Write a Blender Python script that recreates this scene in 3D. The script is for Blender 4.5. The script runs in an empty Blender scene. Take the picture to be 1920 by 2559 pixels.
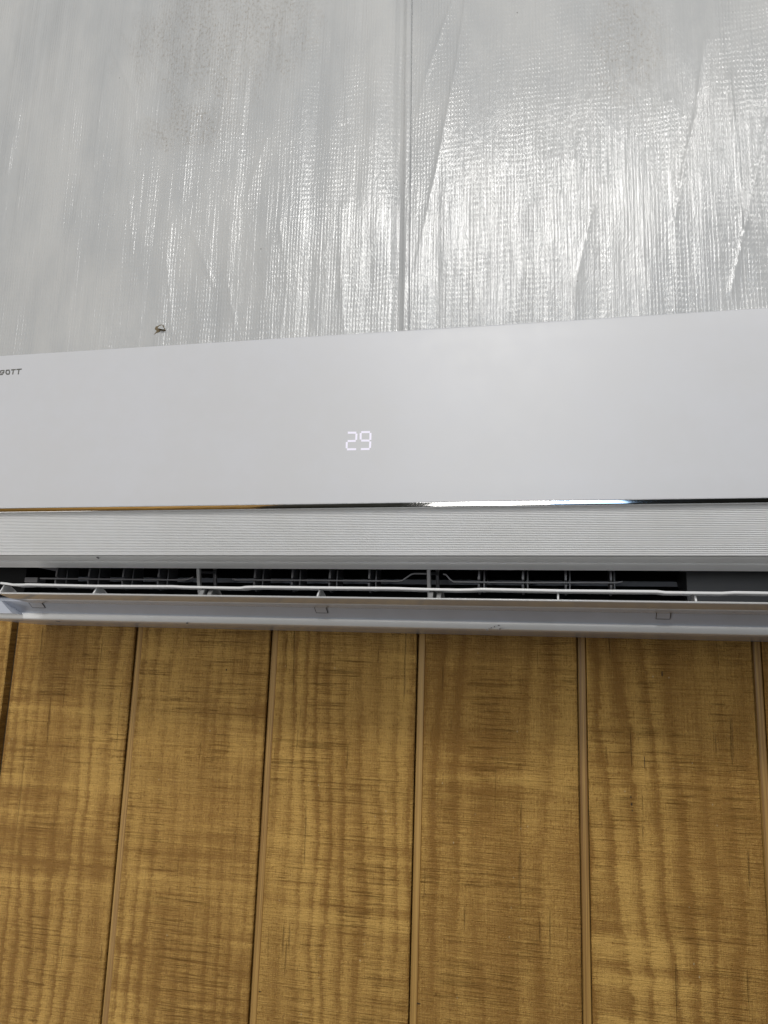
import bpy, bmesh, math, random
import numpy as np
from mathutils import Matrix, Vector

random.seed(7)
rng = np.random.default_rng(11)
scene = bpy.context.scene
COL = scene.collection

# ------------------------------------------------------------------ camera
# vanishing points of the wall's horizontals and verticals give the camera's
# turn and focal length; the 8 inch groove pitch of the panelling its distance
PW, PH = 1920.0, 2559.0
F = 1970.2
CX = np.array([0.97546293, -0.01093769, -0.21989188])   # world X in camera axes
CY = np.array([0.2177433, 0.19561965, 0.95620124])      # world Y (into the wall)
CZ = np.array([0.03255655, -0.98061885, 0.19320132])    # world Z
RW = np.stack([CX, CY, CZ])
DIST = 1.028                                            # camera to panelling


def P(px, py, d):
    """point on the plane d metres in front of the panelling seen at a photo pixel"""
    r = RW @ np.array([px - PW / 2, py - PH / 2, F])
    r = r * ((DIST - d) / r[1])
    return (float(r[0]), float(r[2]))


cam = bpy.data.cameras.new('camera')
cam_o = bpy.data.objects.new('camera', cam)
COL.objects.link(cam_o)
right, down, fwd = RW[:, 0], RW[:, 1], RW[:, 2]
M3 = Matrix(((right[0], -down[0], -fwd[0]), (right[1], -down[1], -fwd[1]), (right[2], -down[2], -fwd[2])))
cam_o.matrix_world = Matrix.Translation((0, -DIST, 0)) @ M3.to_4x4()
cam.sensor_fit = 'VERTICAL'
cam.sensor_height = 36.0
cam.lens = F / PH * 36.0
cam.clip_start = 0.02
cam.clip_end = 100
scene.camera = cam_o

# ------------------------------------------------------------------ world, lamps, exposure
world = bpy.data.worlds.new('World')
scene.world = world
world.use_nodes = True
bg = world.node_tree.nodes['Background']
wt = world.node_tree
w_tc = wt.nodes.new('ShaderNodeTexCoord')
w_sp = wt.nodes.new('ShaderNodeSeparateXYZ')
w_rp = wt.nodes.new('ShaderNodeValToRGB')          # dim floor below, pale ceiling above
w_mp = wt.nodes.new('ShaderNodeMapRange')
w_mp.inputs[1].default_value = -1.0
w_rp.color_ramp.elements[0].position = 0.30
w_rp.color_ramp.elements[0].color = (0.30, 0.31, 0.33, 1)
w_rp.color_ramp.elements[1].position = 0.75
w_rp.color_ramp.elements[1].color = (0.92, 0.96, 1.0, 1)
wt.links.new(w_tc.outputs['Generated'], w_sp.inputs[0])
wt.links.new(w_sp.outputs[2], w_mp.inputs[0])
wt.links.new(w_mp.outputs[0], w_rp.inputs[0])
wt.links.new(w_rp.outputs[0], bg.inputs[0])
bg.inputs[1].default_value = 0.155

scene.view_settings.view_transform = 'Standard'
scene.view_settings.look = 'None'
scene.view_settings.gamma = 1.0
scene.view_settings.use_curve_mapping = False
scene.view_settings.exposure = 0.06


def area(name, loc, target, sx, sy, power, color):
    l = bpy.data.lights.new(name, 'AREA')
    l.shape = 'RECTANGLE'
    l.size = sx
    l.size_y = sy
    l.energy = power
    l.color = color
    o = bpy.data.objects.new(name, l)
    COL.objects.link(o)
    o.location = loc
    o.rotation_euler = (Vector(target) - Vector(loc)).to_track_quat('-Z', 'Z').to_euler()
    return o


BACK = -5.0
# open doorway in the wall behind the camera: white daylight and a strip of blue sky
area('doorway_daylight', (-0.50, BACK + 0.06, 1.45), (-0.50, 0, 1.45), 0.80, 3.5, 84, (1.0, 0.985, 0.95))
area('doorway_sky', (0.18, BACK + 0.06, 1.2), (0.18, 0, 1.2), 0.50, 2.6, 13, (0.45, 0.68, 1.0))
# ceiling fixtures, then an added fill brightening the planks behind the camera
area('ceiling_lamp_near', (1.35, -2.0, 2.1), (0.0, 0, 0.0), 0.9, 0.14, 17, (1.0, 0.98, 0.95))
area('ceiling_lamp_far', (-0.35, -3.6, 2.68), (-0.35, 0, 0.4), 1.15, 0.6, 58, (1.0, 0.985, 0.955))
area('back_wall_fill', (-3.3, -3.4, 2.5), (-3.3, BACK, 0.6), 1.2, 0.2, 40, (1.0, 0.96, 0.90))
# added fill light low on the left, brightens the left planks
area('left_fill', (-1.75, -0.95, -0.75), (-0.45, 0, -0.35), 0.6, 0.8, 7.5, (1.0, 0.96, 0.90))

# ------------------------------------------------------------------ node helpers


class N:
    def __init__(s, name):
        s.m = bpy.data.materials.new(name)
        s.m.use_nodes = True
        s.t = s.m.node_tree
        s.b = s.t.nodes['Principled BSDF']

    def new(s, k, **kw):
        n = s.t.nodes.new(k)
        for a, v in kw.items():
            setattr(n, a, v)
        return n

    def link(s, a, b):
        s.t.links.new(a, b)

    def put(s, sock, v):
        if hasattr(v, 'is_linked') or hasattr(v, 'links'):
            s.link(v, sock)
        else:
            sock.default_value = v

    def math(s, op, a, b=0.0, c=0.0, clamp=False):
        n = s.new('ShaderNodeMath', operation=op, use_clamp=clamp)
        for i, v in enumerate((a, b, c)):
            s.put(n.inputs[i], v)
        return n.outputs[0]

    def vec(s, x, y, z):
        n = s.new('ShaderNodeCombineXYZ')
        for i, v in enumerate((x, y, z)):
            s.put(n.inputs[i], v)
        return n.outputs[0]

    def noise(s, v, scale=1.0, detail=2.0, rough=0.5, dist=0.0):
        n = s.new('ShaderNodeTexNoise')
        s.put(n.inputs['Vector'], v)
        n.inputs['Scale'].default_value = scale
        n.inputs['Detail'].default_value = detail
        n.inputs['Roughness'].default_value = rough
        n.inputs['Distortion'].default_value = dist
        return n.outputs['Fac']

    def voro(s, v, scale=1.0):
        n = s.new('ShaderNodeTexVoronoi')
        s.put(n.inputs['Vector'], v)
        n.inputs['Scale'].default_value = scale
        return n.outputs['Distance'], n.outputs['Color']

    def ramp(s, v, stops, interp='LINEAR'):
        n = s.new('ShaderNodeValToRGB')
        n.color_ramp.interpolation = interp
        e = n.color_ramp.elements
        while len(e) < len(stops):
            e.new(0.5)
        for i, (p, c) in enumerate(stops):
            e[i].position = p
            e[i].color = (c, c, c, 1) if not isinstance(c, tuple) else (*c, 1)
        s.put(n.inputs[0], v)
        return n.outputs[0]

    def mix(s, f, a, b, mode='MIX'):
        n = s.new('ShaderNodeMix', data_type='RGBA', blend_type=mode)
        s.put(n.inputs[0], f)
        for i, v in ((6, a), (7, b)):
            s.put(n.inputs[i], (*v, 1) if isinstance(v, tuple) and len(v) == 3 else v)
        return n.outputs[2]

    def map(s, v, a, b, c, d):
        n = s.new('ShaderNodeMapRange')
        n.interpolation_type = 'SMOOTHSTEP'
        s.put(n.inputs[0], v)
        for i, q in enumerate((a, b, c, d)):
            n.inputs[i + 1].default_value = q
        return n.outputs[0]

    def coords(s, kind='Object'):
        tc = s.new('ShaderNodeTexCoord')
        sp = s.new('ShaderNodeSeparateXYZ')
        s.link(tc.outputs[kind], sp.inputs[0])
        return sp.outputs[0], sp.outputs[1], sp.outputs[2], tc.outputs[kind]

    def bump(s, h, strength, dist, normal=None):
        n = s.new('ShaderNodeBump')
        s.put(n.inputs['Height'], h)
        n.inputs['Strength'].default_value = strength
        n.inputs['Distance'].default_value = dist
        if normal is not None:
            s.link(normal, n.inputs['Normal'])
        return n.outputs[0]

    def set(s, **kw):
        for k, v in kw.items():
            k = k.replace('_', ' ')
            s.put(s.b.inputs[k], (*v, 1) if isinstance(v, tuple) and len(v) == 3 else v)
        return s.m


def plastic(name, col, rough=0.35, spec=0.5, grime=0.06, bump=0.02):
    n = N(name)
    x, y, z, o = n.coords()
    a = n.noise(o, 9, 4, 0.6)
    b = n.noise(o, 60, 3, 0.6)
    f = n.math('MULTIPLY', n.math('ADD', n.math('MULTIPLY', a, 0.7), n.math('MULTIPLY', b, 0.3)), 1.0)
    f = n.map(f, 0.35, 0.7, 0.0, 1.0)
    dark = tuple(c * (1 - grime) * k for c, k in zip(col, (1.0, 0.995, 0.98)))
    c = n.mix(f, dark, col)
    r = n.math('ADD', n.math('MULTIPLY', b, 0.1), rough - 0.05)
    n.set(Base_Color=c, Roughness=r, Specular_IOR_Level=spec)
    if bump:
        n.set(Normal=n.bump(n.noise(o, 900, 2, 0.6), bump, 0.0004))
    return n.m


def wood(name, light, dark, strips=False):
    n = N(name)
    x, y, z, o = n.coords()
    oi = n.new('ShaderNodeObjectInfo')
    rnd = oi.outputs['Random']
    seed = n.math('MULTIPLY', rnd, 83.0)
    m = n.math
    if strips:
        # machined floor of a groove: long straight ply fibres
        f1 = n.noise(n.vec(m('MULTIPLY', x, 420), seed, m('MULTIPLY', z, 2.2)), 1, 3, 0.6)
        f2 = n.noise(n.vec(m('MULTIPLY', x, 1500), seed, m('MULTIPLY', z, 12)), 1, 2, 0.6)
        f3 = n.noise(n.vec(m('MULTIPLY', x, 30), seed, m('MULTIPLY', z, 7)), 1, 2, 0.6)
        f = m('ADD', m('ADD', m('MULTIPLY', f1, .75), m('MULTIPLY', f2, .30)), m('MULTIPLY', f3, .05))
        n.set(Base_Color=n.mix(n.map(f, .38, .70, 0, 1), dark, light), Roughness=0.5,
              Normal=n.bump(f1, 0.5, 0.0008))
        return n.m
    # growth rings: contours of a smooth field, stretched along the grain
    warp = n.noise(n.vec(m('MULTIPLY', x, 6.5), seed, m('MULTIPLY', z, 1.3)), 1, 2, 0.5)
    warp2 = n.noise(n.vec(m('MULTIPLY', x, 16), seed, m('MULTIPLY', z, 5.5)), 1, 2, 0.5)
    chat = n.noise(n.vec(m('MULTIPLY', x, 34), seed, m('MULTIPLY', z, 330)), 1, 2, 0.6)
    chat2 = n.noise(n.vec(m('MULTIPLY', x, 9), seed, m('MULTIPLY', z, 75)), 1, 2, 0.6)
    dens = m('ADD', 28.0, m('MULTIPLY', rnd, 30.0))
    t = m('ADD', m('MULTIPLY', x, dens), m('MULTIPLY', warp, 4.2))
    t = m('ADD', t, m('MULTIPLY', warp2, 1.1))
    t = m('ADD', t, m('MULTIPLY', chat, 0.36))
    t = m('ADD', t, m('MULTIPLY', chat2, 0.34))
    t = m('ADD', t, seed)
    fr = m('FRACT', t)
    ring = n.ramp(fr, [(0.0, 0.12), (0.10, 0.75), (0.35, 0.95), (0.65, 0.62), (0.90, 0.10), (1.0, 0.12)])
    ringmask = n.map(n.noise(n.vec(m('MULTIPLY', x, 9), seed, m('MULTIPLY', z, 2.2)), 1, 1, 0.5), .30, .62, .25, 1.0)
    ring = m('ADD', 0.62, m('MULTIPLY', m('SUBTRACT', ring, 0.62), ringmask))
    # broad stain zones, saw bands and fine cross hatching of the rough-sawn face
    broad = n.noise(n.vec(m('MULTIPLY', x, 13), seed, m('MULTIPLY', z, 3.0)), 1, 3, 0.55)
    band = n.noise(n.vec(m('MULTIPLY', x, 2.5), seed, m('MULTIPLY', z, 62)), 1, 3, 0.6)
    bandmask = n.map(n.noise(n.vec(m('MULTIPLY', x, 8), seed, m('MULTIPLY', z, 7)), 1, 2, 0.5), .42, .68, 0.05, 1)
    fine_h = n.noise(n.vec(m('MULTIPLY', x, 26), seed, m('MULTIPLY', z, 760)), 1, 2, 0.65)
    fine_v = n.noise(n.vec(m('MULTIPLY', x, 820), seed, m('MULTIPLY', z, 34)), 1, 2, 0.65)
    fuzz = n.noise(n.vec(m('MULTIPLY', x, 900), seed, m('MULTIPLY', z, 700)), 1, 3, 0.7)
    f = m('ADD', m('MULTIPLY', ring, 0.42), m('MULTIPLY', n.map(broad, .3, .7, 0, 1), 0.28))
    f = m('ADD', f, m('MULTIPLY', m('MULTIPLY', m('SUBTRACT', band, 0.5), bandmask), 1.25))
    f = m('ADD', f, m('MULTIPLY', m('SUBTRACT', fine_h, 0.5), 0.50))
    f = m('ADD', f, m('MULTIPLY', m('SUBTRACT', fine_v, 0.5), 0.40))
    f = m('ADD', f, m('MULTIPLY', m('SUBTRACT', fuzz, 0.5), 0.45))
    f = m('ADD', f, m('MULTIPLY', m('SUBTRACT', rnd, 0.5), 0.10))
    # crisp saw kerfs and torn fibres
    ln = n.noise(n.vec(m('MULTIPLY', x, 7), m('ADD', seed, 3.0), m('MULTIPLY', z, 430)), 1, 3, 0.7)
    lmask = n.map(n.noise(n.vec(m('MULTIPLY', x, 15), m('ADD', seed, 5.0), m('MULTIPLY', z, 11)), 1, 2, 0.6), .40, .62, 0.0, 1)
    kerf = m('MULTIPLY', n.map(ln, .57, .64, 0, 1), lmask)
    lift = m('MULTIPLY', n.map(ln, .36, .43, 1, 0), lmask)
    f = m('SUBTRACT', f, m('MULTIPLY', kerf, m('ADD', 0.05, m('MULTIPLY', rnd, 0.17))))
    f = m('ADD', f, m('MULTIPLY', lift, 0.10))
    tf = n.noise(n.vec(m('MULTIPLY', x, 420), m('ADD', seed, 1.0), m('MULTIPLY', z, 210)), 1, 2, 0.6)
    f = m('SUBTRACT', f, m('MULTIPLY', n.map(tf, .60, .68, 0, 1), 0.20))
    f = m('ADD', f, m('MULTIPLY', n.map(tf, .30, .38, 1, 0), 0.12))
    f = n.map(f, 0.08, 0.82, 0.0, 1.0)
    c = n.mix(f, dark, light)
    # dark splits along the grain and pale raised slivers
    ck = n.noise(n.vec(m('MULTIPLY', x, 190), m('ADD', seed, 9.0), m('MULTIPLY', z, 7.5)), 1, 2, 0.5)
    ck = n.map(ck, 0.69, 0.77, 0, 1)
    c = n.mix(m('MULTIPLY', ck, 0.38), c, tuple(v * 0.35 for v in dark))
    dd, dc = n.voro(n.vec(m('MULTIPLY', x, 70), seed, m('MULTIPLY', z, 45)), 1)
    chip = m('MULTIPLY', n.map(dd, 0.035, 0.07, 1, 0), n.map(n.noise(o, 14, 1, .5), .5, .6, 0, 1))
    c = n.mix(m('MULTIPLY', chip, 0.6), c, (0.62, 0.50, 0.30))
    h = m('ADD', m('MULTIPLY', fine_h, 0.9), m('MULTIPLY', fine_v, 0.5))
    h = m('ADD', h, m('MULTIPLY', fuzz, 0.8))
    h = m('ADD', h, m('MULTIPLY', m('MULTIPLY', chat, ring), 0.9))
    h = m('ADD', h, m('MULTIPLY', m('MULTIPLY', band, bandmask), 0.8))
    h = m('SUBTRACT', h, ck)
    h = m('ADD', m('SUBTRACT', h, m('MULTIPLY', kerf, 0.5)), m('MULTIPLY', tf, 0.5))
    n.set(Base_Color=c, Roughness=n.math('ADD', 0.40, n.math('MULTIPLY', fuzz, 0.2)), Specular_IOR_Level=0.4,
          Normal=n.bump(h, 0.9, 0.0022))
    return n.m


def sheeting():
    n = N('white_vinyl_facing')
    m = n.math
    x, y, z, o = n.coords()
    # reinforcing scrim pressed through the film: rows of small dots
    wx = n.noise(n.vec(m('MULTIPLY', x, 16), 3.0, m('MULTIPLY', z, 11)), 1, 2, 0.5)
    wz = n.noise(n.vec(m('MULTIPLY', x, 12), 8.0, m('MULTIPLY', z, 18)), 1, 2, 0.5)
    xx = m('ADD', x, m('MULTIPLY', wx, 0.007))
    zz = m('ADD', z, m('MULTIPLY', wz, 0.020))
    sx = m('SINE', m('MULTIPLY', xx, 2 * math.pi / 0.0047))
    sz = m('SINE', m('MULTIPLY', zz, 2 * math.pi / 0.0080))
    dots = m('MULTIPLY', m('POWER', m('MULTIPLY', m('ADD', sx, 1.0), 0.5), 1.5), m('ADD', 0.35, m('MULTIPLY', m('ADD', sz, 1.0), 0.32)))
    dm = n.map(n.noise(n.vec(m('MULTIPLY', x, 14), 1.0, m('MULTIPLY', z, 5)), 1, 3, 0.6), .34, .62, 0.10, 1)
    vert = n.noise(n.vec(m('MULTIPLY', x, 330), 2.0, m('MULTIPLY', z, 5)), 1, 2, 0.6)
    crink = n.noise(n.vec(m('MULTIPLY', x, 150), 5.0, m('MULTIPLY', z, 90)), 1, 3, 0.6)
    h = m('ADD', m('MULTIPLY', m('MULTIPLY', dots, dm), 0.42), m('MULTIPLY', vert, 0.95))
    h = m('ADD', h, m('MULTIPLY', crink, 0.60))
    nrm = n.bump(h, 0.65, 0.00105)
    # grime: brown smears near the top and a scatter of fly specks
    def blob(px, py, rx, rz):
        X, Z = P(px, py, -0.012)
        a = m('DIVIDE', m('SUBTRACT', x, X), rx)
        b = m('DIVIDE', m('SUBTRACT', z, Z), rz)
        r2 = m('ADD', m('MULTIPLY', a, a), m('MULTIPLY', b, b))
        return n.map(r2, 0.0, 1.0, 1.0, 0.0)
    zone = blob(560, 90, .26, .20)
    for q in ((1565, 120, .08, .14), (480, 320, .14, .07)):
        zone = m('MAXIMUM', zone, blob(*q))
    g = n.noise(n.vec(m('MULTIPLY', x, 230), 4.0, m('MULTIPLY', z, 170)), 1, 4, 0.75)
    g2 = n.noise(n.vec(m('MULTIPLY', m('ADD', x, m('MULTIPLY', z, .5)), 34), 4.0, m('MULTIPLY', z, 13)), 1, 3, 0.6)
    grime = m('MULTIPLY', n.map(g, .44, .70, 0.0, 1), n.map(m('ADD', m('MULTIPLY', g2, .8), m('MULTIPLY', zone, .42)), .56, .86, 0, 1))
    tone = n.noise(n.vec(m('MULTIPLY', x, 9), 6.0, m('MULTIPLY', z, 4)), 1, 4, 0.6)
    base = n.mix(n.map(tone, .3, .7, 0, 1), (0.46, 0.467, 0.468), (0.545, 0.545, 0.535))
    base = n.mix(m('MULTIPLY', zone, 0.05), base, (0.34, 0.32, 0.28))
    base = n.mix(m('MULTIPLY', grime, 0.62), base, (0.20, 0.165, 0.12))
    d, dc = n.voro(n.vec(m('MULTIPLY', x, 36), 0.0, m('MULTIPLY', z, 30)), 1)
    spc = n.new('ShaderNodeSeparateColor')
    n.link(dc, spc.inputs[0])
    size = m('MULTIPLY', m('SUBTRACT', spc.outputs[0], 0.55), 0.085)
    speck = m('MULTIPLY', m('LESS_THAN', d, size), 0.8)
    base = n.mix(speck, base, (0.10, 0.09, 0.07))
    rough = m('ADD', 0.21, m('MULTIPLY', grime, 0.3))
    n.set(Base_Color=base, Roughness=rough, Specular_IOR_Level=0.55, Normal=nrm)
    return n.m


MAT = {}
MAT['panel'] = plastic('satin_white_panel', (0.59, 0.595, 0.62), 0.38, 0.4, 0.02, 0.0)
MAT['white'] = plastic('white_plastic', (0.70, 0.705, 0.71), 0.34, 0.45, 0.05)
MAT['gloss'] = plastic('glossy_white_plastic', (0.52, 0.52, 0.52), 0.11, 0.8, 0.06, 0.01)
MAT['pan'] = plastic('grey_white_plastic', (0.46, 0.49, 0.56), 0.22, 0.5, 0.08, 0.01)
MAT['vane'] = plastic('grey_plastic', (0.11, 0.11, 0.118), 0.4, 0.5, 0.1)
MAT['strut'] = plastic('pale_grey_plastic', (0.25, 0.25, 0.25), 0.4, 0.5, 0.1)
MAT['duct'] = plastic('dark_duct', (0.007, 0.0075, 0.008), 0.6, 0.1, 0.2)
MAT['block'] = plastic('charcoal_plastic', (0.055, 0.057, 0.06), 0.5, 0.3, 0.05)
MAT['ink'] = plastic('grey_print', (0.13, 0.13, 0.12), 0.35, 0.5, 0.05, 0)
n = N('chrome')
cx, cy, cz, co = n.coords()
n.set(Base_Color=(0.86, 0.86, 0.85), Metallic=1.0, Roughness=n.math('ADD', 0.03, n.math('MULTIPLY', n.noise(co, 40, 3), 0.05)),
      Specular_IOR_Level=0.5)
MAT['chrome'] = n.m
n = N('display_light')
n.set(Base_Color=(0.6, 0.6, 0.62), Roughness=0.4, Emission_Color=(0.80, 0.72, 1.0), Emission_Strength=0.36)
MAT['led'] = n.m
MAT['wood'] = wood('rough_sawn_pine', (0.63, 0.380, 0.100), (0.285, 0.142, 0.026))
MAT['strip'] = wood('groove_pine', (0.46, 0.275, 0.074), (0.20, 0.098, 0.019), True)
n = N('dark_gap')
n.set(Base_Color=n.mix(n.noise(n.coords()[3], 60, 2), (0.030, 0.017, 0.006), (0.065, 0.036, 0.012)), Roughness=0.8)
MAT['gap'] = n.m
MAT['sheet'] = sheeting()
n = N('torn_edge')
n.set(Base_Color=n.mix(n.noise(n.coords()[3], 500, 3), (0.05, 0.038, 0.018), (0.26, 0.20, 0.12)), Roughness=0.9)
MAT['torn'] = n.m

# ------------------------------------------------------------------ mesh helpers


def link(name, me, mat, parent=None, smooth=None):
    o = bpy.data.objects.new(name, me)
    if mat is not None and not me.materials:
        me.materials.append(MAT[mat] if isinstance(mat, str) else mat)
    COL.objects.link(o)
    o.parent = parent
    if smooth is not None:
        me.shade_smooth() if smooth >= 180 else me.set_sharp_from_angle(angle=math.radians(smooth))
    return o


def tag(o, label, cat, group=None):
    o['label'] = label
    o['category'] = cat
    if group:
        o['group'] = group
    return o


def empty(name, loc, label, cat):
    o = bpy.data.objects.new(name, None)
    COL.objects.link(o)
    o.location = loc
    o.empty_display_size = 0.05
    return tag(o, label, cat)


def rounded(pts, r, seg=4):
    """round the corners of a closed polygon; r one radius or one for each corner"""
    out = []
    k = len(pts)
    for i in range(k):
        p = Vector(pts[i])
        a = Vector(pts[i - 1]) - p
        b = Vector(pts[(i + 1) % k]) - p
        q = r[i] if isinstance(r, (list, tuple)) else r
        q = min(q, a.length * 0.45, b.length * 0.45)
        if q < 1e-6:
            out.append(tuple(p))
            continue
        pa = p + a.normalized() * q
        pb = p + b.normalized() * q
        for j in range(seg + 1):
            t = j / seg
            out.append(tuple(pa * (1 - t) ** 2 + p * 2 * t * (1 - t) + pb * t * t))
    return out


def profile(name, pts, x0, x1, mat, parent, off=(0, 0, 0), smooth=40, cols=1):
    """closed (depth, z) outline run from x0 to x1; depth is measured out from the wall"""
    bm = bmesh.new()
    rings = []
    for i in range(cols + 1):
        x = x0 + (x1 - x0) * i / cols
        rings.append([bm.verts.new((x - off[0], -d - off[1], z - off[2])) for d, z in pts])
    k = len(pts)
    for a, b in zip(rings[:-1], rings[1:]):
        for i in range(k):
            bm.faces.new((a[i], a[(i + 1) % k], b[(i + 1) % k], b[i]))
    bm.faces.new(rings[0])
    bm.faces.new(rings[-1])
    bmesh.ops.recalc_face_normals(bm, faces=bm.faces)
    me = bpy.data.meshes.new(name)
    bm.to_mesh(me)
    bm.free()
    me.shade_smooth()
    o = link(name, me, mat, parent)
    me.set_sharp_from_angle(angle=math.radians(smooth))
    return o


def prism(name, pts, y0, y1, mat, parent, off=(0, 0, 0)):
    """closed (x, z) outline between two depths"""
    bm = bmesh.new()
    a = [bm.verts.new((x - off[0], -y0 - off[1], z - off[2])) for x, z in pts]
    b = [bm.verts.new((x - off[0], -y1 - off[1], z - off[2])) for x, z in pts]
    k = len(pts)
    for i in range(k):
        bm.faces.new((a[i], a[(i + 1) % k], b[(i + 1) % k], b[i]))
    bm.faces.new(a)
    bm.faces.new(b)
    bmesh.ops.recalc_face_normals(bm, faces=bm.faces)
    bmesh.ops.triangulate(bm, faces=[f for f in bm.faces if len(f.verts) > 4])
    me = bpy.data.meshes.new(name)
    bm.to_mesh(me)
    bm.free()
    return link(name, me, mat, parent)


def bar(name, path, w, h, mat, parent, off=(0, 0, 0), w_axis=Vector((1, 0, 0))):
    """rounded rectangular bar swept along a path of points"""
    bm = bmesh.new()
    sec = rounded([(-w / 2, -h / 2), (w / 2, -h / 2), (w / 2, h / 2), (-w / 2, h / 2)], min(w, h) * 0.3, 2)
    rings = []
    k = len(path)
    for i, p in enumerate(path):
        p = Vector(p)
        t = (Vector(path[min(i + 1, k - 1)]) - Vector(path[max(i - 1, 0)])).normalized()
        u = (w_axis - t * w_axis.dot(t)).normalized()
        v = t.cross(u)
        rings.append([bm.verts.new(p + u * a + v * b - Vector(off)) for a, b in sec])
    s = len(sec)
    for a, b in zip(rings[:-1], rings[1:]):
        for i in range(s):
            bm.faces.new((a[i], a[(i + 1) % s], b[(i + 1) % s], b[i]))
    bm.faces.new(rings[0])
    bm.faces.new(rings[-1])
    bmesh.ops.recalc_face_normals(bm, faces=bm.faces)
    me = bpy.data.meshes.new(name)
    bm.to_mesh(me)
    bm.free()
    me.shade_smooth()
    o = link(name, me, mat, parent)
    me.set_sharp_from_angle(angle=math.radians(45))
    return o


# ------------------------------------------------------------------ panelled wall
PITCH = 0.2032
G0 = -0.7905                      # centre of the groove at the photo's left edge
GW = 0.0116                       # groove width
ZB, ZT = -0.95, 0.30
wall = empty('wood_panel_wall', (0, 0, ZB), 'golden brown pine panel wall with vertical grooves below the air conditioner', 'wall')
me = None


def plank_mesh(w):
    pts = [(-w / 2, 0.014), (w / 2, 0.014), (w / 2, 0.0012), (w / 2 - 0.0012, 0.0), (-w / 2 + 0.0012, 0.0), (-w / 2, 0.0012)]
    bm = bmesh.new()
    nz = 3
    rings = []
    for i in range(nz):
        z = (ZT - ZB) * i / (nz - 1)
        rings.append([bm.verts.new((x, y, z)) for x, y in pts])
    for a, b in zip(rings[:-1], rings[1:]):
        for i in range(6):
            bm.faces.new((a[i], a[(i + 1) % 6], b[(i + 1) % 6], b[i]))
    bm.faces.new(rings[0])
    bm.faces.new(rings[-1])
    bmesh.ops.recalc_face_normals(bm, faces=bm.faces)
    me = bpy.data.meshes.new('plank')
    bm.to_mesh(me)
    bm.free()
    me.materials.append(MAT['wood'])
    return me


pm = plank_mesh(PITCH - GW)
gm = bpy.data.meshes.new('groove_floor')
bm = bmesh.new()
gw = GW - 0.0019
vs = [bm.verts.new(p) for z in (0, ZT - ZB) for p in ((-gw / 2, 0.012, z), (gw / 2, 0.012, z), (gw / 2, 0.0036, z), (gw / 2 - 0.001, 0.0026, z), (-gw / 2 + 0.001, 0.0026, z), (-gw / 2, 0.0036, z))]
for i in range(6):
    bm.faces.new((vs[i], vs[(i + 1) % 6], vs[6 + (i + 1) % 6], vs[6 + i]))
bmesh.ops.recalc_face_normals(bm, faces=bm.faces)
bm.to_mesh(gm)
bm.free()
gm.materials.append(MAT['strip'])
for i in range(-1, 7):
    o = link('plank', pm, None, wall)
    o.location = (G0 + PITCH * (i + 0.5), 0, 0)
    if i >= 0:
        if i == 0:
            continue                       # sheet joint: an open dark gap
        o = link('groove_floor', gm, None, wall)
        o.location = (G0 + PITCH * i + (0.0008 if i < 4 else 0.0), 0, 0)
bk = profile('backing', [(-0.0145, 0), (-0.0225, 0), (-0.0225, ZT - ZB), (-0.0145, ZT - ZB)], G0 - PITCH, G0 + 7 * PITCH, 'gap', wall)

# ------------------------------------------------------------------ white vinyl-faced insulation above


def vnoise(u, v, seed):
    """smooth value noise at lattice coordinates u, v"""
    r = np.random.default_rng(seed)
    tab = r.random((257, 257))
    iu, iv = np.floor(u).astype(int), np.floor(v).astype(int)
    fu, fv = u - iu, v - iv
    fu = fu * fu * (3 - 2 * fu)
    fv = fv * fv * (3 - 2 * fv)
    g = lambda a, b: tab[a % 257, b % 257]
    return (g(iu, iv) * (1 - fu) + g(iu + 1, iv) * fu) * (1 - fv) + (g(iu, iv + 1) * (1 - fu) + g(iu + 1, iv + 1) * fu) * fv - 0.5


SD = -0.012                                     # mean depth of the facing (behind the panelling's face)
SEAM = [P(1031, 0, SD), P(1024, 800, SD)]


def seam_x(Z):
    (xa, za), (xb, zb) = SEAM
    return xa + (Z - za) * (xb - xa) / (zb - za)


CREASE = [
    ([(1133, 0), (1061, 202), (1035, 324)], 2.2, 3.2), ([(1165, 0), (1139, 179), (1096, 393), (1047, 624), (1024, 722)], 2.6, 3.2),
    ([(1613, 12), (1596, 168)], 0.9, 2.5), ([(1469, 248), (1440, 399)], 1.0, 2.5), ([(1480, 520), (1440, 694), (1436, 800)], 1.0, 2.5),
    ([(1758, 104), (1740, 277), (1711, 405), (1685, 555), (1694, 775)], 1.8, 2.6), ([(1668, 254), (1680, 520)], 1.0, 2.4),
    ([(1735, 60), (1747, 240)], .8, 2.4), ([(1821, 196), (1844, 405), (1862, 555), (1827, 728)], 1.9, 2.6),
    ([(1919, 306), (1885, 451), (1862, 566)], 1.5, 2.6), ([(1780, 0), (1795, 110), (1830, 300)], 1.0, 3.0),
    ([(272, 144), (243, 347), (236, 420)], 1.0, 2.8), ([(283, 127), (341, 254), (347, 370)], 0.8, 2.8), ([(647, 0), (688, 98)], 1.2, 2.6),
    ([(670, 347), (636, 439), (613, 520)], 0.8, 2.6), ([(566, 220), (549, 335)], 0.8, 2.6), ([(480, 578), (537, 722)], 0.8, 3.0),
    ([(75, 248), (52, 433), (40, 578)], 0.9, 3.0), ([(191, 508), (168, 607), (145, 780)], 1.0, 3.0), ([(324, 491), (335, 635)], 0.8, 3.0),
    ([(100, 0), (60, 220), (20, 430)], 0.8, 3.0), ([(870, 0), (862, 190), (868, 300)], 1.2, 4.0), ([(855, 520), (850, 640), (862, 830)], 1.2, 4.0),
    ([(575, 560), (568, 700), (590, 830)], 0.8, 3.0), ([(430, 560), (418, 640), (428, 830)], 0.9, 3.0), ([(700, 560), (720, 700), (700, 850)], .8, 3.0),
]
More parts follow.
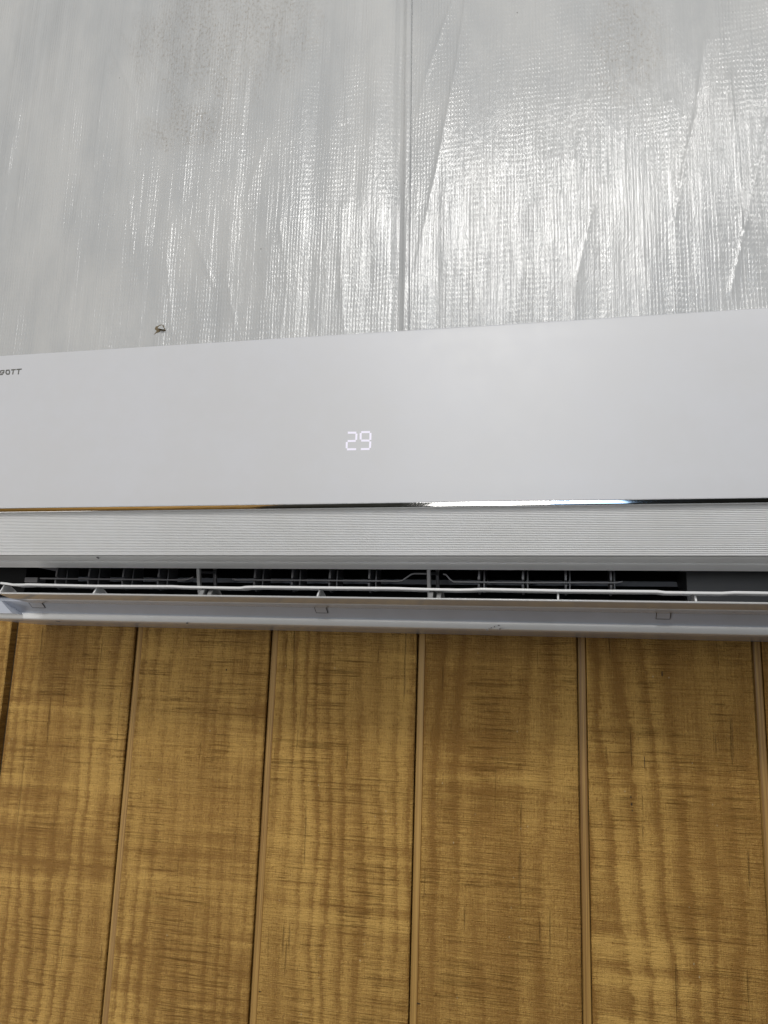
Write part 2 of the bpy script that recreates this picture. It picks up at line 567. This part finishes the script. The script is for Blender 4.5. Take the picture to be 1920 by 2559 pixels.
CREASE = [(np.array([P(a, b, SD) for a, b in pts]), amp, wid) for pts, amp, wid in CREASE]


def facing_height(X, Z, side):
    """height of the film towards the room, metres"""
    h = 0.006 * vnoise(X * 2.6 + 40, Z * 2.0 + 9, 1)
    # batt bulging out above the unit
    h = h + 0.003 * np.tanh((Z - 0.54) / 0.15)
    w = X + 0.030 * vnoise(X * 3 + 7, Z * 2.4 + 3, 2) + 0.010 * vnoise(X * 9 + 7, Z * 6 + 3, 22)
    h = h + (0.0042 if side < 0 else 0.0030) * vnoise(w * 17 + 50, Z * 2.0 + 20, 3)
    h = h + (0.0021 if side < 0 else 0.0018) * vnoise(w * 44 + 90, Z * 3.6 + 60, 4)
    m = np.clip(vnoise(X * 7 + 20, Z * 4 + 77, 6) + 0.55, 0.1, 1)
    h = h + (0.0012 if side < 0 else 0.0009) * m * vnoise(w * 118 + 120, Z * 7 + 60, 5)
    h = h + 0.0006 * m * vnoise(w * 60 + 30, Z * 22 + 30, 8)
    for pts, amp, wid in CREASE:
        best = np.full(X.shape, 1e9)
        sgn = np.zeros(X.shape)
        for a, b in zip(pts[:-1], pts[1:]):
            e = b - a
            L = np.hypot(*e)
            t = np.clip(((X - a[0]) * e[0] + (Z - a[1]) * e[1]) / L ** 2, 0, 1)
            dx, dz = X - a[0] - t * e[0], Z - a[1] - t * e[1]
            q = np.hypot(dx, dz)
            s = (dx * -e[1] + dz * e[0]) / L
            k = q < best
            best = np.where(k, q, best)
            sgn = np.where(k, np.sign(s), sgn)
        wl = np.where(sgn > 0, wid * 2.2, wid) * 0.001
        h = h + amp * (0.00085 if side < 0 else 0.0009) * np.exp(-best / wl)
    s = X - seam_x(Z)
    if side < 0:
        # folded tab: hollow, then a rolled bead ending at the joint
        h = h * np.clip((-s - 0.004) / 0.05, 0.08, 1)
        h = h - 0.0030 * np.exp(-((s + 0.0185) / 0.006) ** 2) + 0.0026 * np.exp(-((s + 0.0055) / 0.0055) ** 4)
        h = h + 0.0003 * np.sin(Z * 2 * np.pi / 0.0086) * np.exp(-((s + 0.0075) / 0.003) ** 2)
        h = h + 0.0012 * vnoise(X * 0 + 3, Z * 9, 31) - 0.010 * np.clip((s + 0.0010) / 0.0035, 0, 1)
    else:
        h = h * np.clip((s + 0.002) / 0.05, 0.12, 1) - 0.0016
    return h


def facing(name, side, label):
    nz = 300
    zz = np.linspace(0.22, 1.22, nz)
    if side < 0:
        off = np.concatenate([np.linspace(-1.0, -0.03, 520), np.linspace(-0.0295, 0.0025, 60)])
    else:
        off = np.linspace(0.0, 0.75, 430)
    Z, S = np.meshgrid(zz, off, indexing='ij')
    X = S + seam_x(Z)
    Y = -SD - facing_height(X, Z, side)
    co = np.stack([X, Y, Z], -1).reshape(-1, 3)
    nx = len(off)
    idx = np.arange(nz * nx).reshape(nz, nx)
    q = np.stack([idx[:-1, :-1], idx[:-1, 1:], idx[1:, 1:], idx[1:, :-1]], -1).reshape(-1, 4)
    me = bpy.data.meshes.new(name)
    me.from_pydata(co.tolist(), [], q.tolist())
    me.update()
    me.shade_smooth()
    o = link(name, me, 'sheet')
    return tag(o, label, 'insulation sheet')


left_sheet = facing('insulation_facing', -1, 'white wrinkled plastic insulation facing left of the vertical seam, stained near the top')
right_sheet = facing('insulation_facing', 1, 'glossy white plastic insulation facing right of the vertical seam, with long creases')

# torn spot just above the air conditioner
tx, tz = P(398, 822, SD)
th = float(facing_height(np.array([[tx]]), np.array([[tz]]), -1)[0, 0])


def tpt(px, py):
    return P(px, py, SD)


prism('tear', [tpt(*p) for p in ((387, 822), (390, 816), (396, 814), (402, 811), (408, 812), (414, 825), (410, 827), (402, 826), (397, 830), (391, 832), (385, 836), (392, 827))],
      SD + th + 0.0006, SD + th - 0.004, 'torn', left_sheet)
fl = bpy.data.meshes.new('torn_flap')
fp = [(398, 816, .0014), (406, 812.5, .0012), (412, 822, .003), (414, 826, .0045), (405, 825, .006), (398, 823, .005), (409, 818, .0035)]
fv = [(P(a, b, SD)[0], -(SD + th + h), P(a, b, SD)[1]) for a, b, h in fp]
fv += [(x, y + 0.0004, z) for x, y, z in fv]
ff = [(0, 1, 6), (1, 2, 6), (2, 3, 6), (3, 4, 6), (4, 5, 6), (5, 0, 6)]
ff += [(c + 7, b + 7, a + 7) for a, b, c in ff] + [(i, (i + 1) % 6, (i + 1) % 6 + 7, i + 7) for i in range(6)]
fl.from_pydata(fv, [], ff)
link('torn_flap', fl, 'sheet', left_sheet)

# ------------------------------------------------------------------ air conditioner
X0, X1 = P(0, 1500, .2)[0] - 0.075, P(1920, 1500, .2)[0] + 0.17


def Z(y, d, x=960):
    return P(x, y, d)[1]


AC = empty('air_conditioner', (0, 0, 0), 'white wall-mounted split air conditioner with chrome strip, ribbed trim and open louver', 'air conditioner')
zt = Z(828, .205)
zb = 0.0445
# casing: one outline with the air outlet cut into it
lip_z = Z(1424, .168)
pan_t = Z(1516, .150)
pan_b = Z(1548.5, .130)
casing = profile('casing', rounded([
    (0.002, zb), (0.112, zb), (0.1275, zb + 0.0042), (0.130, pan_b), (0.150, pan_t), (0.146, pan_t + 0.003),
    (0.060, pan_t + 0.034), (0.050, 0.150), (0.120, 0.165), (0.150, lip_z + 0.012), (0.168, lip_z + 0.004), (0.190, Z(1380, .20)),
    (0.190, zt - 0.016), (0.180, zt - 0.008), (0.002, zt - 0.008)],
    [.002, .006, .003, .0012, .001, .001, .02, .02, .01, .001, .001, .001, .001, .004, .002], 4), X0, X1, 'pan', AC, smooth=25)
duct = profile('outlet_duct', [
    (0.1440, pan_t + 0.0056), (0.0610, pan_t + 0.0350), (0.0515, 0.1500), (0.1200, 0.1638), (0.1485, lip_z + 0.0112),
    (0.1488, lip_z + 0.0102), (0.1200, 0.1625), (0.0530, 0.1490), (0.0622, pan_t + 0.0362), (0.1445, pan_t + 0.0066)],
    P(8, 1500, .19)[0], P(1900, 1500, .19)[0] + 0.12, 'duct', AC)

# front panel, slightly bowed
zp0, zp1 = Z(1257, .212), zt
pts = []
for i in range(9):
    t = i / 8
    pts.append((0.212 - 0.007 * t - 0.0016 * (2 * t - 1) ** 2 + 0.0016, zp0 + (zp1 - zp0) * t))
front = [(0.203, zp0 + 0.0005)] + pts + [(0.198, zp1 - 0.0004)]
rad = [0.001, 0.0012] + [0] * 7 + [0.0022, 0.002]
panel = profile('front_panel', rounded(front, rad, 5), X0 - 0.002, X1 + 0.002, 'panel', AC, smooth=50)


def panel_d(z):
    t = (z - zp0) / (zp1 - zp0)
    return 0.212 - 0.007 * t - 0.0016 * (2 * t - 1) ** 2 + 0.0016


def on_panel(px, py):
    d = 0.21
    for _ in range(4):
        x, z = P(px, py, d)
        d = panel_d(z)
    return x, z, d


# thin darker parting line of the intake grille behind the panel's top edge
profile('top_trim', rounded([(0.186, zt - 0.0075), (0.1965, zt - 0.0065), (0.1975, zt + 0.0012), (0.186, zt + 0.0015)], 0.0008, 2), X0, X1, 'white', AC)


def stroke(name, pts, w, mat, parent, hgt, closed=False):
    """flat printed stroke on the front panel along photo pixels"""
    bm = bmesh.new()
    P3 = [on_panel(*p) for p in pts]
    if closed:
        P3.append(P3[0])
    w2 = w * 0.00041 / 2
    for (xa, za, da), (xb, zb_, db) in zip(P3[:-1], P3[1:]):
        e = Vector((xb - xa, zb_ - za)).normalized()
        nn = Vector((-e.y, e.x)) * w2
        ex = e * (w2 * 0.55)
        c = []
        for dd in (0.0004, -hgt):
            for (xx, zz, d, s, q) in ((xa, za, da, 1, -1), (xb, zb_, db, 1, 1), (xb, zb_, db, -1, 1), (xa, za, da, -1, -1)):
                c.append(bm.verts.new((xx + nn.x * s + ex.x * q, -d + dd, zz + nn.y * s + ex.y * q)))
        for f in ((0, 1, 2, 3), (7, 6, 5, 4), (0, 4, 5, 1), (1, 5, 6, 2), (2, 6, 7, 3), (3, 7, 4, 0)):
            bm.faces.new([c[i] for i in f])
        hgt += 0.00002
    bmesh.ops.recalc_face_normals(bm, faces=bm.faces)
    me = bpy.data.meshes.new(name)
    bm.to_mesh(me)
    bm.free()
    return link(name, me, mat, parent)


LW = 3.6
stroke('letter', [(42.5, 923.6), (54, 922.5)], LW, 'ink', panel, .0003)
stroke('letter_stem', [(47.8, 925), (46.2, 934.8)], LW, 'ink', panel, .00025)
stroke('letter', [(29.0, 924.6), (39.2, 923.7)], LW, 'ink', panel, .0003)
stroke('letter_stem', [(33.9, 926), (32.3, 935.2)], LW, 'ink', panel, .00025)
stroke('letter', [(16.6, 925.6), (23.2, 925), (24.6, 930.5), (23.2, 934.8), (18.0, 935.2), (15.4, 931.6)], LW, 'ink', panel, .0003, True)
stroke('letter', [(2.6, 926.4), (10.6, 926), (10.2, 930.5), (6.0, 936), (-3, 936.4)], LW * .9, 'ink', panel, .0003)
stroke('letter_stem', [(2.2, 926.6), (1.8, 932.6)], LW * .8, 'ink', panel, .00025)
stroke('letter_stem', [(3.8, 933.0), (9.0, 929.6)], LW * .6, 'ink', panel, .0002)

SEG = [((871, 1081.3), (889.5, 1081.3)), ((891.3, 1085), (890.6, 1098)), ((870.5, 1102.2), (888, 1101.8)), ((867, 1106), (866.6, 1119)), ((869, 1123), (889, 1122.6)),
       ((904.5, 1080), (923.5, 1079.8)), ((901.8, 1083.5), (901.6, 1097)), ((926.3, 1083), (926, 1098)), ((904.5, 1101), (922.5, 1101)), ((925.8, 1104.5), (925, 1118)), ((903.5, 1122.3), (922.5, 1122))]
for a, b in SEG:
    stroke('display_segment', [a, b], 5.6, 'led', panel, .00008)

# chrome strip and ribbed trim
profile('chrome_strip', rounded([(0.200, Z(1257.4, .212)), (0.2128, Z(1257.6, .212)), (0.2126, Z(1268.4, .212)), (0.200, Z(1268.8, .212))], 0.0003, 2),
        X0, X1, 'chrome', AC, smooth=60)
r0, r1 = Z(1277.5, .206), Z(1386.5, .199)
rp = [(0.190, Z(1270.5, .206)), (0.2050, Z(1270.2, .206)), (0.2055, r0)]
NR = 26
for i in range(NR):
    za, zc = r0 + (r1 - r0) * i / NR, r0 + (r1 - r0) * (i + 1) / NR
    t = (i + 0.5) / NR
    d = 0.2060 - 0.0065 * t * t
    h = za - zc
    rp += [(d - 0.0010, za - h * 0.04), (d - 0.0010, za - h * 0.20), (d + 0.0003, za - h * 0.27), (d + 0.0005, za - h * 0.6), (d + 0.0002, zc + h * 0.04)]
rp += [(0.1996, r1 - 0.0005), (0.1975, Z(1389.5, .1965)), (0.188, Z(1390.5, .188))]
profile('ribbed_trim', rp, X0, X1, 'white', AC, smooth=30)
# two-step lip above the outlet
profile('outlet_lip', rounded([(0.188, Z(1387, .188)), (0.1955, Z(1390.3, .1955)), (0.1815, Z(1403.2, .1815)), (0.1785, Z(1404.2, .1785)), (0.1785, Z(1406.4, .1785)),
                              (0.1800, Z(1407.4, .1800)), (0.1690, Z(1419.5, .1690)), (0.1665, Z(1423, .1665)), (0.158, Z(1421, .158)), (0.170, Z(1385, .17))],
                             [.0005, .0006, .0006, .0004, .0004, .0005, .0008, .0006, .0005, .0005], 3), X0, X1, 'white', AC, smooth=35)

# lower lip of the casing (separate moulding along the bottom)
profile('bottom_trim', rounded([(0.118, zb + 0.0008), (0.1290, Z(1567, .129)), (0.1318, Z(1551.5, .1318)), (0.1290, Z(1547, .129)), (0.118, zb + 0.008)],
                               [.001, .002, .0012, .0012, .001], 3), X0, X1, 'white', AC, smooth=30)

# end cheeks of the outlet
xl = P(12, 1500, .185)[0]
prism('end_cheek', [(X0 + 0.001, lip_z + 0.006), (xl - 0.004, lip_z + 0.006), (xl - 0.004, Z(1500, .15)), (X0 + 0.001, Z(1500, .15))],
      0.06, 0.146, 'duct', AC)
wq = lambda a, b: P(a, b, .152)
prism('end_wedge', [(X0 + 0.001, wq(0, 1502)[1]), wq(4, 1502), wq(12, 1512), wq(31, 1533), (X0 + 0.001, wq(0, 1533)[1])], 0.125, 0.152, 'pan', AC)
xr = P(1716, 1450, .135)[0]
prism('side_block', [(xr, lip_z + 0.0095), (xr + 0.25, lip_z + 0.0095), (xr + 0.25, pan_t + 0.009), (xr, pan_t + 0.009)], 0.055, 0.136, 'block', AC)

# swing louver: broad blade with a narrow upper deflector on ribs
lz = Z(1494.6, .215)
lx0, lx1 = P(3, 1495, .21)[0], X1 - 0.06
louver = profile('louver', rounded([(0.2150, lz + 0.0004), (0.2146, lz - 0.0010), (0.190, lz - 0.0052), (0.172, Z(1516.5, .172)), (0.1525, Z(1521.5, .1525)),
                                    (0.1515, Z(1520.5, .1515) + 0.0014), (0.172, Z(1516.5, .172) + 0.0020), (0.190, lz - 0.0030), (0.2132, lz + 0.0012)],
                                   [.0005, .0006, .006, .006, .0005, .0005, .006, .006, .0006], 4), lx0, lx1, 'gloss', AC, smooth=60)
DEF = .2000
ys = [(15, 1459), (30, 1460.5), (44, 1463), (70, 1463), (80, 1462.2), (250, 1466), (440, 1467.0), (470, 1468.5), (530, 1469.8), (610, 1471), (622, 1469), (650, 1468.3),
      (800, 1470.3), (990, 1472), (1020, 1473), (1070, 1474.5), (1150, 1476), (1180, 1475.5), (1205, 1474.3), (1400, 1478), (1640, 1480), (1660, 1482.5), (1740, 1483.5), (1800, 1484.3), (1830, 1482.5), (1920, 1484)]
path = []
for x, y in ys:
    X, Zz = P(x, y + 0.2, DEF)
    path.append((X, -DEF, Zz))
path.append((lx1 - 0.004, -DEF, path[-1][2]))
bar('deflector', path, 0.0026, 0.0200, 'white', louver, w_axis=Vector((0, 0, 1)))


def rib(x, ytop, tilt=0, w=0.0018):
    xa, za = P(x, ytop, DEF)
    pts = [(0.209, lz + 0.0008), (0.202, za - 0.001), (0.190, za - 0.001), (0.170, Z(1509, .17) + .002)]
    profile('rib', pts, xa - w / 2, xa + w / 2, 'white', louver)


for x, y in ((14, 1461), (245, 1467), (800, 1472), (1395, 1479), (1736, 1485)):
    rib(x, y)
# rounded pivot ears where the louver hangs on its brackets
for x, y in ((524, 1467), (1090, 1474)):
    xa, za = P(x, y, .198)
    pr = rounded([(0.212, lz + .0005), (0.206, za - 0.003), (0.196, za + 0.001), (0.184, za - 0.002), (0.176, Z(1508, .176) + .002)], [.001, .006, .006, .006, .001], 5)
    profile('pivot_ear', pr, xa - 0.006, xa - 0.0015, 'strut', louver, smooth=40)
    profile('pivot_ear', [(d - 0.003, z - 0.001) for d, z in pr], xa + 0.002, xa + 0.0065, 'strut', louver, smooth=40)

# brackets in the outlet
for xt, xb in ((489, 500), (1069, 1076)):
    Xc, _ = P(xt, 1424, .172)
    b = bar('bracket', [(Xc, -.1650, Z(1412, .165)), (Xc, -.160, Z(1455, .160)), (Xc, -.153, Z(1500, .153))], 0.0042, 0.006, 'strut', AC)
    bar('rear_arm', [(Xc + .004, -.128, Z(1418, .128)), (Xc + .004, -.124, Z(1455, .124)), (Xc + .004, -.118, Z(1496, .118))], 0.004, 0.005, 'vane', b)
    bar('cross_link', [(Xc, -.157, Z(1433, .157)), (Xc + .004, -.128, Z(1433, .128))], 0.003, 0.003, 'vane', b)


def vane(px, tall=True):
    Xc, _ = P(px, 1440, .140)
    v = profile('vane', rounded([(0.1465, Z(1414, .146)), (0.1480, Z(1447, .148)), (0.1440, Z(1450, .144)), (0.1490, Z(1455, .149)), (0.1470, Z(1472, .147)),
                                 (0.138, Z(1484, .138)), (0.105, Z(1470, .105)), (0.105, Z(1420, .105))], [.001, .001, .001, .004, .003, .003, .004, .002], 3),
                Xc - 0.0011, Xc + 0.0011, 'vane', AC, smooth=40)
    xp = Xc + 0.0045
    profile('fin_back', [(0.131, Z(1414, .131)), (0.133, Z(1478, .133)), (0.108, Z(1470, .108)), (0.108, Z(1420, .108))], xp - 0.0008, xp + 0.0008, 'vane', v)
    return v


SECT = [[(150, 1), (231, 1), (316, 1), (404, 1)], [(643, 1), (736, 1), (829, 1), (927, 1)], [(1199, 1), (1308, 1), (1414, 1), (1526, 1)]]
for s in SECT:
    for px, _ in s:
        vane(px)


def rod(pts, d=.1515):
    bar('tie_rod', [(P(x, y, d)[0], -d, P(x, y, d)[1]) for x, y in pts], 0.0019, 0.0028, 'vane', AC, w_axis=Vector((0, 0, 1)))


rod([(102, 1445.5), (250, 1447.5), (456, 1449.5), (470, 1448), (484, 1443)])
rod([(582, 1447), (590, 1449.3), (700, 1450), (900, 1451.5), (995, 1452.5), (1006, 1451), (1028, 1435.5), (1036, 1433.5), (1066, 1434)])
rod([(1108, 1434.5), (1115, 1436), (1124, 1447), (1134, 1454.5), (1300, 1456), (1540, 1456.5), (1556, 1454)])
# hinge clip at the left end
cxl, czl = P(82, 1449, .15)
profile('hinge_clip', rounded([(0.152, czl - .0035), (0.152, czl + .003), (0.135, czl + .003), (0.135, czl - .0035)], .001, 2), cxl - .010, cxl + .008, 'vane', AC)

# small moulded tabs on the sloping pan
for xa, xb in ((77, 109), (789, 818), (1640, 1675)):
    ya = 1519 if xa > 1500 else 1513
    yb = ya + 17
    sl = (pan_t - pan_b) / 0.020
    da, db = .1480, .1395
    zz = lambda d: pan_b + (d - 0.130) * sl
    Xa, Xb = P(xa, yb - 4, .143)[0], P(xb, yb - 4, .143)[0]
    tab = profile('clip_tab', [(da, zz(da) + .0005), (da + .0005, zz(da) - .0006), (db + .0005, zz(db) - .0006), (db, zz(db) + .0005)], Xa, Xb, 'pan', AC)
    o = .0004
    bar('clip_slot', [(Xa, -da - o, zz(da) - o), (Xa, -db - o, zz(db) - o), (Xb, -db - o, zz(db) - o), (Xb, -da - o, zz(da) - o)], .0009, .0009, 'block', tab, w_axis=Vector((0, 1, 1)))

# dirt specks on the unit and nail marks in the panelling


def fleck(name, x, y, w, h, d, mat, parent, off=(0, 0, 0), turn=0.0, thick=0.0005):
    X, Zz = P(x, y, d)
    k = 7
    pts = []
    for i in range(k):
        a = 2 * math.pi * i / k
        r = random.uniform(0.7, 1.15)
        u, v = math.cos(a) * w * r * 0.00045, math.sin(a) * h * r * 0.00045
        pts.append((X + u * math.cos(turn) - v * math.sin(turn), Zz + u * math.sin(turn) + v * math.cos(turn)))
    prism(name, pts, d - 0.002, d + thick, mat, parent, off)


for x, y, w, h in ((1218, 1574, 3, 2), (1236, 1566, 2, 2), (1247, 1563, 3, 1.5), (1249, 1572, 2.5, 2.5), (1228, 1569, 1.5, 1.5)):
    fleck('dirt_speck', x, y, w, h, .1312, 'vane', AC)
fleck('dirt_speck', 145, 1553, 7, 1.6, .1300, 'vane', AC, turn=-0.2)
fleck('dirt_speck', 467, 1557, 2.5, 1.6, .1300, 'vane', AC)
fleck('dirt_speck', 244, 1394, 3.5, 1.4, .1925, 'vane', AC, turn=-0.5)
for x, y, w, h in ((1655, 1684, 2, 8), (1577, 1992, 1.5, 3.5), (1579, 2010, 2.6, 4), (1580, 2025, 1.5, 3.5), (1611, 1905, 1.2, 20), (566, 1674, 2, 3), (1046, 2508, 6, 2), (650, 2478, 3, 2)):
    fleck('nail_mark', x, y, w, h, 0.0, 'gap', wall, off=(0, 0, ZB), thick=0.0003)

# ------------------------------------------------------------------ wall behind the camera (seen in the chrome strip)
MAT['dark_wall'] = plastic('dark_olive_paint', (0.035, 0.033, 0.022), 0.6, 0.3, 0.4)
bw = profile('opposite_wall', [(-BACK + 0.02, -1.4), (-BACK + 0.10, -1.4), (-BACK + 0.10, 3.6), (-BACK + 0.02, 3.6)], -5.4, 3.2, 'dark_wall', None)
bw['kind'] = 'structure'
obm = plank_mesh(0.19)
for i in range(14):
    o = link('plank', obm, None, bw)
    o.scale = (1.0, -1, 3.4)
    o.location = (-5.0 + 0.2032 * i, BACK + 0.012, -1.2)

scene.render.engine = 'CYCLES'
scene.cycles.max_bounces = 6
